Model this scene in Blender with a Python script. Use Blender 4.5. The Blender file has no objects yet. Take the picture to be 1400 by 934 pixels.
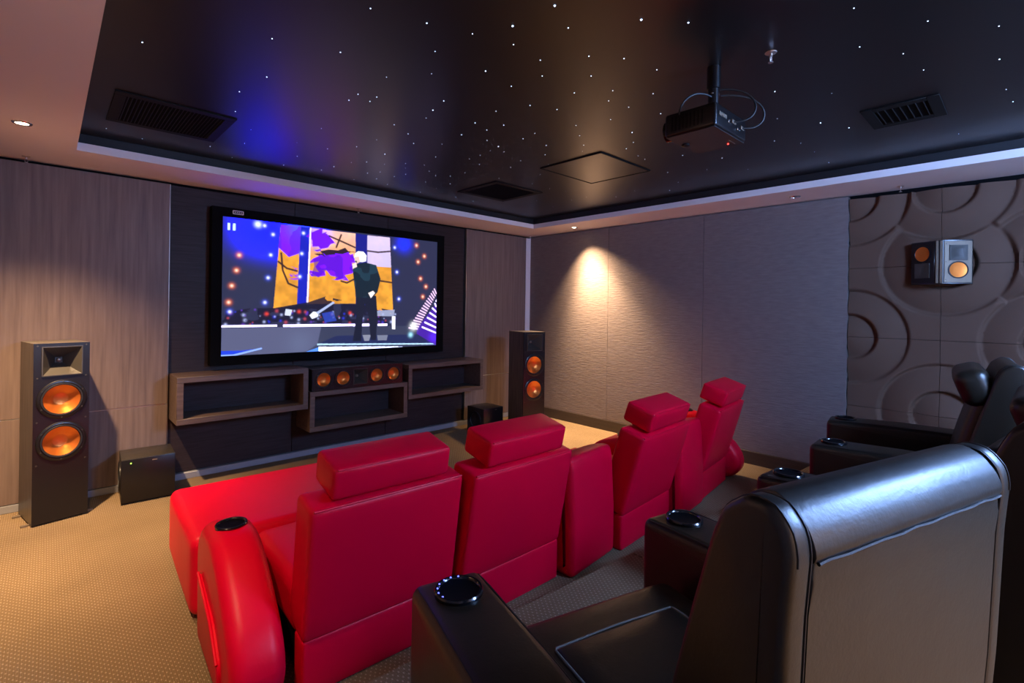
import bpy, bmesh, math, random
import numpy as np
from mathutils import Matrix, Vector

random.seed(7)
SC = bpy.context.scene
COL = SC.collection

# ------------------------------------------------------------------ camera
CAM_F, CAM_PY = 672.406, 419.963            # focal length and horizon row in pixels of the 1400 x 934 frame
YAW, ROLL = 0.75754, 0.014
CAM_LOC = Vector((-5.1135, -5.0211, 1.5275))
cam = bpy.data.cameras.new('camera'); cam_o = bpy.data.objects.new('camera', cam); COL.objects.link(cam_o)
cam.sensor_fit = 'HORIZONTAL'; cam.sensor_width = 36.0
cam.lens = CAM_F / 1400 * 36.0
cam.shift_y = (CAM_PY - 467.0) / 1400
cam.clip_start = 0.02; cam.clip_end = 60
fw = Vector((math.sin(YAW), math.cos(YAW), 0)); rt0 = Vector((math.cos(YAW), -math.sin(YAW), 0)); up0 = Vector((0, 0, 1))
rt = rt0 * math.cos(ROLL) + up0 * math.sin(ROLL); up = -rt0 * math.sin(ROLL) + up0 * math.cos(ROLL)
cam_o.matrix_world = Matrix(((rt.x, up.x, -fw.x, CAM_LOC.x), (rt.y, up.y, -fw.y, CAM_LOC.y), (rt.z, up.z, -fw.z, CAM_LOC.z), (0, 0, 0, 1)))
SC.camera = cam_o

# ------------------------------------------------------------------ light and exposure settings
WARM = (1.0, 0.66, 0.37)
COOL = (0.26, 0.47, 1.0)
P_WARM_FRONT, P_WARM_REAR, P_COOL = 280.0, 580.0, 180.0
P_WARM_SIDE = 240.0
P_NARROW = 760.0
P_SCREEN = 1.5
world = bpy.data.worlds.new('world'); SC.world = world; world.use_nodes = True
world.node_tree.nodes['Background'].inputs[0].default_value = (0.10, 0.11, 0.16, 1)
world.node_tree.nodes['Background'].inputs[1].default_value = 0.02
SC.view_settings.view_transform = 'Standard'; SC.view_settings.look = 'None'
SC.view_settings.exposure = 0.2; SC.view_settings.gamma = 1.0; SC.view_settings.use_curve_mapping = False

# ------------------------------------------------------------------ helpers
def tag(o, label=None, cat=None, group=None, kind=None):
    if label: o['label'] = label
    if cat: o['category'] = cat
    if group: o['group'] = group
    if kind: o['kind'] = kind
    return o
def empty(name, loc, rz=0.0):
    o = bpy.data.objects.new(name, None); COL.objects.link(o)
    o.location = loc; o.rotation_euler = (0, 0, rz); o.empty_display_size = 0.1
    return o
def obj(name, bm, mat, parent=None, loc=(0, 0, 0), rot=(0, 0, 0), ang=38, kind=None):
    if isinstance(bm, bmesh.types.BMesh):
        bmesh.ops.recalc_face_normals(bm, faces=bm.faces)
        me = bpy.data.meshes.new(name); bm.to_mesh(me); bm.free()
        me.polygons.foreach_set('use_smooth', [True] * len(me.polygons))
        me.set_sharp_from_angle(angle=math.radians(ang))
        me.materials.append(mat)
    else: me = bm
    o = bpy.data.objects.new(name, me); COL.objects.link(o)
    o.parent = parent; o.location = loc; o.rotation_euler = rot
    if kind: o['kind'] = kind
    return o
def B(): return bmesh.new()
def box(bm, x0, x1, y0, y1, z0, z1, bev=0.0, seg=2):
    r = bmesh.ops.create_cube(bm, size=1.0)
    vs = r['verts']
    for v in vs:
        v.co = Vector(((x0 + x1) / 2 + v.co.x * (x1 - x0), (y0 + y1) / 2 + v.co.y * (y1 - y0), (z0 + z1) / 2 + v.co.z * (z1 - z0)))
    if bev > 0:
        es = list({e for v in vs for e in v.link_edges})
        bmesh.ops.bevel(bm, geom=es, offset=bev, offset_type='OFFSET', segments=seg, profile=0.5, affect='EDGES')
    return bm
def prism(bm, prof, x0, x1, bev=0.0, seg=3):
    """closed (y, z) outline extruded along x; the outline edges of both caps are rounded"""
    a = [bm.verts.new((x0, y, z)) for y, z in prof]; b = [bm.verts.new((x1, y, z)) for y, z in prof]
    n = len(prof)
    fa = bm.faces.new(a); fb = bm.faces.new(b[::-1])
    for i in range(n): bm.faces.new((a[i], b[i], b[(i + 1) % n], a[(i + 1) % n]))
    if bev > 0:
        es = list(fa.edges) + list(fb.edges)
        bmesh.ops.bevel(bm, geom=es, offset=bev, offset_type='OFFSET', segments=seg, profile=0.5, affect='EDGES', clamp_overlap=True)
    return bm
def round_prism(bm, prof, x0, x1, R, n=5):
    """like prism, with broad rounded shoulders: the outline shrinks along its inward normals towards both caps"""
    N = len(prof); area = sum(prof[i - 1][0] * prof[i][1] - prof[i][0] * prof[i - 1][1] for i in range(N)); sg = 1 if area > 0 else -1
    nrm = []
    for i in range(N):
        a, p, b = Vector(prof[i - 1]), Vector(prof[i]), Vector(prof[(i + 1) % N])
        e1, e2 = (p - a), (b - p); e1 = e1.normalized() if e1.length > 1e-9 else e1; e2 = e2.normalized() if e2.length > 1e-9 else e2
        t = (e1 + e2); t = t.normalized() if t.length > 1e-9 else e1
        nrm.append(Vector((-t.y, t.x)) * sg)
    st = [(x0 + R * (1 - math.cos(k / n * math.pi / 2)), R * (1 - math.sin(k / n * math.pi / 2))) for k in range(n + 1)]
    st = st + [(x0 + x1 - x, d) for x, d in st[::-1]]
    rings = [[bm.verts.new((x, p[0] + q.x * d, p[1] + q.y * d)) for p, q in zip(prof, nrm)] for x, d in st]
    for A, C in zip(rings[:-1], rings[1:]):
        for k in range(N): bm.faces.new((A[k], C[k], C[(k + 1) % N], A[(k + 1) % N]))
    bm.faces.new(rings[0]); bm.faces.new(rings[-1][::-1])
    return bm
def smooth_poly(pts, r=0.05, n=5):
    """rounds the corners of a polygon; r may be a list"""
    out = []; N = len(pts)
    for i, p in enumerate(pts):
        rr = r[i] if isinstance(r, (list, tuple)) else r
        p = Vector(p); a = Vector(pts[i - 1]); b = Vector(pts[(i + 1) % N])
        if rr <= 0: out.append(tuple(p)); continue
        da = (a - p); db = (b - p); la = min(rr, da.length * .49); lb = min(rr, db.length * .49)
        s = p + da.normalized() * la; e = p + db.normalized() * lb
        for k in range(n + 1):
            t = k / n; out.append(tuple(s * (1 - t) ** 2 + p * 2 * t * (1 - t) + e * t ** 2))
    return out
def lathe(bm, prof, n=32, M=None, close=False):
    """(r, h) profile turned about local z, then moved by M"""
    M = M or Matrix.Identity(4)
    rings = []
    for r, h in prof:
        if r < 1e-6: rings.append([bm.verts.new(M @ Vector((0, 0, h)))])
        else: rings.append([bm.verts.new(M @ Vector((r * math.cos(2 * math.pi * k / n), r * math.sin(2 * math.pi * k / n), h))) for k in range(n)])
    for A, C in zip(rings[:-1], rings[1:]):
        for k in range(n):
            k2 = (k + 1) % n
            if len(A) == 1 and len(C) == 1: continue
            if len(A) == 1: bm.faces.new((A[0], C[k], C[k2]))
            elif len(C) == 1: bm.faces.new((A[k], C[0], A[k2]))
            else: bm.faces.new((A[k], C[k], C[k2], A[k2]))
    return bm
def tube(bm, pts, r, n=8, closed=False):
    pts = [Vector(p) for p in pts]; rings = []; N = len(pts); ref = None
    for i, p in enumerate(pts):
        if closed: t = pts[(i + 1) % N] - pts[i - 1]
        else: t = pts[min(i + 1, N - 1)] - pts[max(i - 1, 0)]
        t.normalize()
        if ref is None:
            ref = t.cross(Vector((0, 0, 1)))
            if ref.length < 1e-3: ref = t.cross(Vector((1, 0, 0)))
        ref = (ref - t * ref.dot(t)).normalized(); q = t.cross(ref)
        rings.append([bm.verts.new(p + (ref * math.cos(2 * math.pi * k / n) + q * math.sin(2 * math.pi * k / n)) * r) for k in range(n)])
    for i in range(N if closed else N - 1):
        A, C = rings[i], rings[(i + 1) % N]
        for k in range(n): bm.faces.new((A[k], C[k], C[(k + 1) % n], A[(k + 1) % n]))
    if not closed: bm.faces.new(rings[0][::-1]); bm.faces.new(rings[-1])
    return bm
def cushion(bm, c, half, r, puff=(0, 0, 0), m=6, k=4, M=None, warp=None):
    """rounded box with bulging faces; puff = how far the x, y and z faces swell"""
    half = np.array(half, float); r = min(r, half.min() * .98)
    def ticks(h):
        e = r / h * (1 - np.cos(np.linspace(0, math.pi / 2, k + 1)))
        lo = -1 + e; mid = np.linspace(lo[-1], -lo[-1], m + 1)[1:-1]
        return np.concatenate([lo, mid, -lo[::-1]])
    T = [ticks(h) for h in half]
    for ax in range(3):
        u, v = [(1, 2), (2, 0), (0, 1)][ax]
        for s in (-1, 1):
            G = []
            for a in T[u]:
                row = []
                for b in T[v]:
                    p = np.zeros(3); p[ax] = s; p[u] = a; p[v] = b
                    q = p * half; inner = np.clip(q, -(half - r), half - r); d = q - inner; L = np.linalg.norm(d)
                    pos = inner + (d / L * r if L > 1e-9 else 0)
                    for i in range(3):
                        j, l = [x for x in range(3) if x != i]
                        w = (1 - (pos[j] / half[j]) ** 2) * (1 - (pos[l] / half[l]) ** 2)
                        pos[i] += puff[i] * w * (pos[i] / half[i])
                    P = Vector(pos) + Vector(c)
                    if warp: P = Vector(warp(P))
                    row.append(bm.verts.new(M @ P if M else P))
                G.append(row)
            for i in range(len(G) - 1):
                for j in range(len(G[0]) - 1): bm.faces.new((G[i][j], G[i + 1][j], G[i + 1][j + 1], G[i][j + 1]))
    bmesh.ops.remove_doubles(bm, verts=bm.verts, dist=1e-5)
    return bm
def plate_hole(bm, x0, x1, z0, z1, cx, cz, R, y, n=40):
    """flat plate at depth y with a round hole"""
    an = [2 * math.pi * k / n for k in range(n)] + [math.atan2(z - cz, x - cx) % (2 * math.pi) for x in (x0, x1) for z in (z0, z1)]
    an = sorted(set(round(a, 6) for a in an)); I = []; O = []
    for a in an:
        c, s = math.cos(a), math.sin(a)
        t = min([((x1 if c > 0 else x0) - cx) / c if abs(c) > 1e-6 else 1e9, ((z1 if s > 0 else z0) - cz) / s if abs(s) > 1e-6 else 1e9])
        I.append(bm.verts.new((cx + R * c, y, cz + R * s))); O.append(bm.verts.new((cx + t * c, y, cz + t * s)))
    for k in range(len(an)):
        j = (k + 1) % len(an); bm.faces.new((I[k], O[k], O[j], I[j]))
    return bm
def plate_sq(bm, x0, x1, z0, z1, a0, a1, b0, b1, y):
    """flat plate at depth y with a rectangular hole"""
    o = [bm.verts.new((x, y, z)) for x, z in ((x0, z0), (x1, z0), (x1, z1), (x0, z1))]
    i = [bm.verts.new((x, y, z)) for x, z in ((a0, b0), (a1, b0), (a1, b1), (a0, b1))]
    for k in range(4): bm.faces.new((o[k], o[(k + 1) % 4], i[(k + 1) % 4], i[k]))
    return bm
def copy_tree(o, parent=None):
    c = o.copy(); COL.objects.link(c); c.parent = parent
    for ch in list(o.children): copy_tree(ch, c)
    return c

# ------------------------------------------------------------------ materials
def mat(name, base, rough=0.5, metal=0.0, spec=0.5, noise=None, bump=None, emit=None, coat=0.0, ior=1.5):
    """noise = (scale xyz, amount, second colour); bump = (scale xyz, strength, distance)"""
    m = bpy.data.materials.new(name); m.use_nodes = True; nt = m.node_tree; b = nt.nodes['Principled BSDF']
    b.inputs['Base Color'].default_value = (*base, 1); b.inputs['Roughness'].default_value = rough
    b.inputs['Metallic'].default_value = metal; b.inputs['Specular IOR Level'].default_value = spec
    b.inputs['Coat Weight'].default_value = coat; b.inputs['IOR'].default_value = ior
    tc = nt.nodes.new('ShaderNodeTexCoord')
    def tex(scale, detail=4, rgh=.55):
        mp = nt.nodes.new('ShaderNodeMapping'); mp.inputs['Scale'].default_value = scale
        nz = nt.nodes.new('ShaderNodeTexNoise'); nz.inputs['Scale'].default_value = 1.0; nz.inputs['Detail'].default_value = detail; nz.inputs['Roughness'].default_value = rgh
        nt.links.new(tc.outputs['Object'], mp.inputs['Vector']); nt.links.new(mp.outputs[0], nz.inputs['Vector']); return nz
    if noise:
        nz = tex(noise[0]); mx = nt.nodes.new('ShaderNodeMix'); mx.data_type = 'RGBA'
        rp = nt.nodes.new('ShaderNodeValToRGB'); rp.color_ramp.elements[0].position = .5 - noise[1] / 2; rp.color_ramp.elements[1].position = .5 + noise[1] / 2
        nt.links.new(nz.outputs['Fac'], rp.inputs[0]); nt.links.new(rp.outputs[0], mx.inputs['Factor'])
        mx.inputs[6].default_value = (*base, 1); mx.inputs[7].default_value = (*noise[2], 1)
        nt.links.new(mx.outputs[2], b.inputs['Base Color'])
    if bump:
        prev = None
        for sc, st, ds in (bump if isinstance(bump[0], (list, tuple)) and len(bump[0]) == 3 and isinstance(bump[0][0], (list, tuple)) else [bump]):
            nz = tex(sc); bp = nt.nodes.new('ShaderNodeBump'); bp.inputs['Strength'].default_value = st; bp.inputs['Distance'].default_value = ds
            nt.links.new(nz.outputs['Fac'], bp.inputs['Height'])
            if prev: nt.links.new(prev.outputs[0], bp.inputs['Normal'])
            prev = bp
        nt.links.new(prev.outputs[0], b.inputs['Normal'])
    if emit:
        b.inputs['Emission Color'].default_value = (*emit[0], 1); b.inputs['Emission Strength'].default_value = emit[1]
    return m
M = {}
M['wood'] = mat('brown_wood_laminate', (0.132, 0.093, 0.083), .48, spec=.3, noise=((38, 38, 1.6), .5, (0.235, 0.170, 0.150)), bump=((60, 60, 3), .08, .002))
M['wood_shelf'] = mat('shelf_wood_laminate', (0.085, 0.056, 0.045), .42, noise=((3, 40, 40), .42, (0.150, 0.100, 0.080)))
M['wenge'] = mat('dark_wenge_panel', (0.023, 0.015, 0.016), .5, spec=.2, noise=((4, 40, 60), .5, (0.044, 0.030, 0.033)))
M['black_gap'] = mat('matt_black_paint', (0.0025, 0.0025, 0.003), .8, spec=.1)
M['joint'] = mat('aluminium_joint', (0.62, 0.60, 0.58), .32, metal=.9)
M['skirting'] = mat('grey_skirting', (0.33, 0.34, 0.38), .42, metal=.2)
M['white'] = mat('white_ceiling_paint', (0.82, 0.74, 0.74), .7)
M['white_trim'] = mat('white_corner_trim', (0.80, 0.78, 0.80), .55)
M['star'] = mat('dark_satin_ceiling', (0.005, 0.004, 0.005), .36, spec=.5, ior=1.62, bump=((2.5, 2.5, 2.5), .05, .004))
M['frieze'] = mat('dark_frieze_paint', (0.008, 0.008, 0.010), .6)
M['textured'] = mat('textured_wall_covering', (0.150, 0.120, 0.115), .78, noise=((10, 10, 55), .5, (0.195, 0.160, 0.152)), bump=(((9, 9, 80), .35, .009), ((30, 30, 190), .35, .004)))
M['wave'] = mat('taupe_wave_tile', (0.115, 0.066, 0.045), .7, spec=.15, noise=((6, 6, 6), .6, (0.118, 0.068, 0.047)))
M['base_dark'] = mat('dark_wood_baseboard', (0.038, 0.027, 0.023), .45, noise=((40, 3, 40), .5, (0.06, 0.043, 0.035)))
M['black_satin'] = mat('black_satin', (0.008, 0.007, 0.008), .28)
M['ash_light'] = mat('grey_ash_veneer', (0.040, 0.034, 0.029), .36, noise=((75, 75, 3), .4, (0.165, 0.140, 0.115)))
M['black_gloss'] = mat('black_gloss_plastic', (0.006, 0.006, 0.008), .10, coat=.3)
M['black_rubber'] = mat('black_rubber', (0.010, 0.010, 0.011), .55)
M['ash'] = mat('black_ash_veneer', (0.013, 0.011, 0.010), .36, noise=((70, 70, 3), .35, (0.045, 0.038, 0.031)))
M['copper'] = mat('copper_cone', (0.88, 0.24, 0.04), .30, metal=.75)
M['horn'] = mat('horn_satin_plastic', (0.050, 0.045, 0.038), .34)
M['silver'] = mat('satin_titanium', (0.24, 0.19, 0.14), .38, metal=.4)
M['chrome'] = mat('chrome', (0.75, 0.75, 0.78), .15, metal=1.0)
M['red'] = mat('red_leather', (0.80, 0.0006, 0.028), .40, spec=.18, bump=(((7, 7, 7), .10, .02), ((140, 140, 140), .10, .002)))
M['black_leather'] = mat('black_leather', (0.0115, 0.0085, 0.0045), .39, spec=.7, bump=(((6, 6, 6), .12, .02), ((160, 160, 160), .16, .002)))
M['seam'] = mat('leather_piping', (0.006, 0.005, 0.005), .5)
M['thread'] = mat('pale_piping', (0.16, 0.14, 0.12), .5)
M['led_green'] = mat('green_led', (0.1, 0.6, 0.05), .4, emit=((0.45, 1.0, 0.08), 4))
M['led_red'] = mat('red_led', (0.6, 0.02, 0.02), .4, emit=((1.0, 0.03, 0.02), 10))
M['led_blue'] = mat('blue_led', (0.05, 0.05, 0.8), .4, emit=((0.10, 0.12, 1.0), 4))
M['bulb'] = mat('lit_lamp_glass', (1, .9, .7), .3, emit=((1.0, 0.80, 0.50), 30))
M['bulb_cool'] = mat('cool_lamp_glass', (.8, .9, 1), .3, emit=((0.6, 0.78, 1.0), 20))
M['bulb_off'] = mat('unlit_lamp_glass', (0.05, .05, .05), .15)
M['brass'] = mat('sprinkler_metal', (0.62, 0.52, 0.48), .3, metal=.9)
M['star_dot'] = mat('star_fibre_tip', (.9, .95, 1), .3, emit=((0.52, 0.70, 1.0), 3.6))
M['well'] = mat('cup_well_black', (0.003, 0.003, 0.004), .6, spec=.05)
M['plaster'] = mat('pale_wall_paint', (0.62, 0.57, 0.52), .8)
M['vent'] = mat('black_vent_metal', (0.006, 0.006, 0.006), .6, spec=.2)

def carpet():
    m = bpy.data.materials.new('dotted_tan_carpet'); m.use_nodes = True; nt = m.node_tree; b = nt.nodes['Principled BSDF']
    N = nt.nodes.new; L = nt.links.new
    tc = N('ShaderNodeTexCoord'); sp = N('ShaderNodeSeparateXYZ'); L(tc.outputs['Object'], sp.inputs[0])
    def ma(op, a, bb=None, c=None):
        n = N('ShaderNodeMath'); n.operation = op
        for i, v in enumerate((a, bb, c)):
            if v is None: continue
            if isinstance(v, (int, float)): n.inputs[i].default_value = v
            else: L(v, n.inputs[i])
        return n.outputs[0]
    pu, pv = 0.023, 0.0165
    u = ma('DIVIDE', sp.outputs[0], pu); v = ma('DIVIDE', sp.outputs[1], pv)
    row = ma('MODULO', ma('FLOOR', ma('ADD', v, 1000)), 2)
    u2 = ma('ADD', u, ma('MULTIPLY', row, .5))
    fu = ma('SUBTRACT', ma('FRACT', ma('ADD', u2, 1000)), .5); fv = ma('SUBTRACT', ma('FRACT', ma('ADD', v, 1000)), .5)
    dd = ma('ADD', ma('POWER', ma('MULTIPLY', fu, pu), 2), ma('POWER', ma('MULTIPLY', fv, pv * .6), 2))
    dot = ma('LESS_THAN', dd, 8.5e-6)
    rib = ma('MULTIPLY', ma('SINE', ma('MULTIPLY', sp.outputs[0], 900)), .5)
    nz = N('ShaderNodeTexNoise'); nz.inputs['Scale'].default_value = 220; L(tc.outputs['Object'], nz.inputs['Vector'])
    nz2 = N('ShaderNodeTexNoise'); nz2.inputs['Scale'].default_value = 2.2; L(tc.outputs['Object'], nz2.inputs['Vector'])
    mx = N('ShaderNodeMix'); mx.data_type = 'RGBA'; mx.inputs[6].default_value = (0.205, 0.140, 0.078, 1); mx.inputs[7].default_value = (0.38, 0.285, 0.185, 1); L(dot, mx.inputs['Factor'])
    m2 = N('ShaderNodeMix'); m2.data_type = 'RGBA'; m2.blend_type = 'MULTIPLY'; m2.inputs['Factor'].default_value = .55
    L(mx.outputs[2], m2.inputs[6])
    g = ma('ADD', ma('MULTIPLY', nz.outputs['Fac'], 1.1), ma('MULTIPLY', nz2.outputs['Fac'], .75))
    cmb = N('ShaderNodeCombineXYZ'); [L(g, cmb.inputs[i]) for i in range(3)]; L(cmb.outputs[0], m2.inputs[7])
    L(m2.outputs[2], b.inputs['Base Color']); b.inputs['Roughness'].default_value = .95; b.inputs['Specular IOR Level'].default_value = .1
    bp = N('ShaderNodeBump'); bp.inputs['Strength'].default_value = .5; bp.inputs['Distance'].default_value = .003
    L(ma('ADD', ma('ADD', nz.outputs['Fac'], rib), dot), bp.inputs['Height']); L(bp.outputs[0], b.inputs['Normal'])
    return m
M['carpet'] = carpet()

# ================================================================== the room
ZS, ZC = 2.55, 2.67                 # soffit underside, star ceiling
XL, YB = -5.50, -6.90               # left wall, back wall
LIP_Y, LIP_X, LIP_L, LIP_B = -0.565, -0.534, -4.978, -6.30
bm = B(); box(bm, XL - .1, .15, YB - .1, .15, -.1, 0)
floor = tag(obj('floor', bm, M['carpet']), 'tan dotted carpet covering the room floor', 'floor', kind='structure')
RISER_Z = .20
riser = empty('riser_platform', (0, 0, 0)); tag(riser, 'carpeted riser platform carrying the black chairs', 'riser', kind='structure')
def riser_y(x): return -3.475 - .075 * (x + 3.65)
for x0, x1 in ((XL + .01, -2.796), (-2.784, -.03)):
    bm = B()
    vs = [bm.verts.new((x, y, z)) for z in (0.001, RISER_Z) for x, y in ((x0, riser_y(x0)), (x1, riser_y(x1)), (x1, YB + .01), (x0, YB + .01))]
    for f in ((0, 1, 2, 3), (4, 5, 6, 7), (0, 1, 5, 4), (1, 2, 6, 5), (2, 3, 7, 6), (3, 0, 4, 7)): bm.faces.new([vs[i] for i in f])
    obj('carpet_deck', bm, M['carpet'], riser)

# front wall: black backing, panels standing proud of it
bm = B(); box(bm, XL - .1, .1, .05, .15, 0, 2.75)
wall_front = tag(obj('wall_front', bm, M['black_gap']), 'screen wall clad in brown and dark wood panels', 'wall', kind='structure')
PT = 2.527
def panel(x0, x1, z0, z1, y0, y1, m, par=wall_front, name='wood_panel'):
    bm = B(); box(bm, x0, x1, y0, y1, z0, z1, .0015, 1); return obj(name, bm, m, par)
for x0, x1, zs_ in ((-5.49, -4.367, .668), (-1.178, -.104, .612)):
    panel(x0, x1, .06, zs_ - .004, 0, .049, M['wood']); panel(x0, x1, zs_ + .004, PT, 0, .049, M['wood'])
    panel(x0, x1, zs_ - .0035, zs_ + .0035, .0015, .049, M['joint'], name='joint_strip')
panel(-1.186, -1.1795, .06, PT, -.001, .049, M['joint'], name='edge_strip')
panel(-4.3655, -4.361, .06, PT, -.001, .049, M['joint'], name='edge_strip')
for x0, x1 in ((-4.359, -3.332), (-3.328, -2.303), (-2.299, -1.200)): panel(x0, x1, .06, PT, .03, .049, M['wenge'])
bm = B(); box(bm, XL + .002, -.104, -.004, .049, 0, .055, .003, 1)
tag(obj('baseboard_front', bm, M['skirting']), 'low grey skirting along the screen wall', 'baseboard', kind='structure')
bm = B(); box(bm, -.100, -.002, -.004, .049, 0, 2.525, .002, 1)
tag(obj('trim_1', bm, M['white_trim']), 'white vertical corner strip behind the tall loudspeaker', 'trim', kind='structure')

# right wall: textured covering, then wave relief tiles
bm = B(); box(bm, .05, .15, YB - .1, .15, 0, 2.75)
wall_right = tag(obj('wall_right', bm, M['black_gap']), 'side wall with textured covering and wave relief tiles', 'wall', kind='structure')
TW = -.014
def covering(y0, y1, rough_edge=False):
    bm = B(); nz = 60; A = []
    for i in range(nz + 1):
        z = .132 + (2.538 - .132) * i / nz
        j = (random.uniform(-.005, .004) if rough_edge else 0)
        A.append([bm.verts.new(p) for p in ((.049, y0, z), (TW, y0 - .001, z), (TW, y1 + j, z), (.049, y1 + j, z))])
    for i in range(nz):
        for k in range(4): bm.faces.new((A[i][k], A[i][(k + 1) % 4], A[i + 1][(k + 1) % 4], A[i + 1][k]))
    bm.faces.new(A[0]); bm.faces.new(A[-1])
    return obj('textured_panel', bm, M['textured'], wall_right)
covering(-.006, -1.372); covering(-1.375, -2.598); covering(-2.601, -3.906, True)
TY = [-3.911 - .615 * i for i in range(6)]; TZ = [2.512, 1.907, 1.310, .712, .132]
DISCS = [(0, 0), (1, 0), (1, 1), (0, 2), (1, 3), (2, 2), (2, 1), (3, 0), (3, 3), (3, 2), (4, 1), (5, 0), (5, 2), (4, 3)]
def wave_h(y, z):
    """overlapping shallow domes that sink towards their rims"""
    ss = lambda e0, e1, v: (lambda t: t * t * (3 - 2 * t))(max(0, min(1, (v - e0) / (e1 - e0))))
    h = .60
    for i, j in reversed(DISCS):
        r = math.hypot(y + 3.925 + .615 * i, z - 2.512 + .600 * j)
        if r > .42: continue
        hin = 1 - .85 * min(1, r / .185) ** 1.7; hring = 1 - max(0, min(1, (r - .185) / .215)) ** 1.7
        k = ss(.178, .205, r); w = 1 - ss(.390, .418, r)
        h = h * (1 - w) + (hin * (1 - k) + hring * k) * w
    return -.040 + .055 * h
for i in range(5):
    for j in range(4):
        y0, y1, z0, z1 = TY[i] - .0015, TY[i + 1] + .0015, TZ[j + 1] + .0015, TZ[j] - .0015
        n = 56 if i < 2 else 20
        bm = B(); G = [[bm.verts.new((-wave_h(y0 + (y1 - y0) * a / n, z0 + (z1 - z0) * b / n), y0 + (y1 - y0) * a / n, z0 + (z1 - z0) * b / n)) for b in range(n + 1)] for a in range(n + 1)]
        for a in range(n):
            for b in range(n): bm.faces.new((G[a][b], G[a + 1][b], G[a + 1][b + 1], G[a][b + 1]))
        rim = [G[a][0] for a in range(n + 1)] + [G[n][b] for b in range(1, n + 1)] + [G[a][n] for a in range(n - 1, -1, -1)] + [G[0][b] for b in range(n - 1, 0, -1)]
        back = [bm.verts.new((.049, v.co.y, v.co.z)) for v in rim]
        for k in range(len(rim)):
            q = (k + 1) % len(rim); bm.faces.new((rim[k], rim[q], back[q], back[k]))
        obj('wave_tile', bm, M['wave'], wall_right, ang=60)
bm = B(); box(bm, -.022, .049, YB + .01, -.006, 0, .129, .003, 1)
tag(obj('baseboard_right', bm, M['base_dark']), 'dark brown baseboard along the textured wall', 'baseboard', kind='structure')

# walls behind and left of the camera
bm = B(); box(bm, XL - .1, XL, YB - .1, .05, 0, 2.75)
tag(obj('wall_left', bm, M['wood']), 'brown wood side wall', 'wall', kind='structure')
bm = B(); box(bm, XL, 0, YB - .1, YB, 0, 2.75)
tag(obj('wall_back', bm, M['plaster']), 'plain pale back wall', 'wall', kind='structure')

# ceiling: white perimeter soffit with a lip, dark frieze, star ceiling
bm = B(); box(bm, XL - .1, .1, YB - .1, .15, ZC, ZC + .08)
ceiling = tag(obj('ceiling', bm, M['star']), 'dark satin ceiling scattered with star lights', 'ceiling', kind='structure')
bm = B()
for a in ((XL - .1, .1, LIP_Y, .15), (XL - .1, .1, YB - .1, LIP_B), (XL - .1, LIP_L, LIP_B, LIP_Y), (LIP_X, .1, LIP_B, LIP_Y)): box(bm, *a, ZS, ZS + .055)
tag(obj('ceiling_soffit', bm, M['white']), 'white dropped ceiling border around the star ceiling', 'ceiling', kind='structure')
bm = B(); e = .012
for a in ((XL - .1, .1, LIP_Y + e, .15), (XL - .1, .1, YB - .1, LIP_B - e), (XL - .1, LIP_L - e, LIP_B - e, LIP_Y + e), (LIP_X + e, .1, LIP_B - e, LIP_Y + e)): box(bm, *a, ZS + .056, ZC - .0005)
tag(obj('ceiling_frieze', bm, M['frieze']), 'dark band between white border and star ceiling', 'ceiling', kind='structure')
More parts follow.
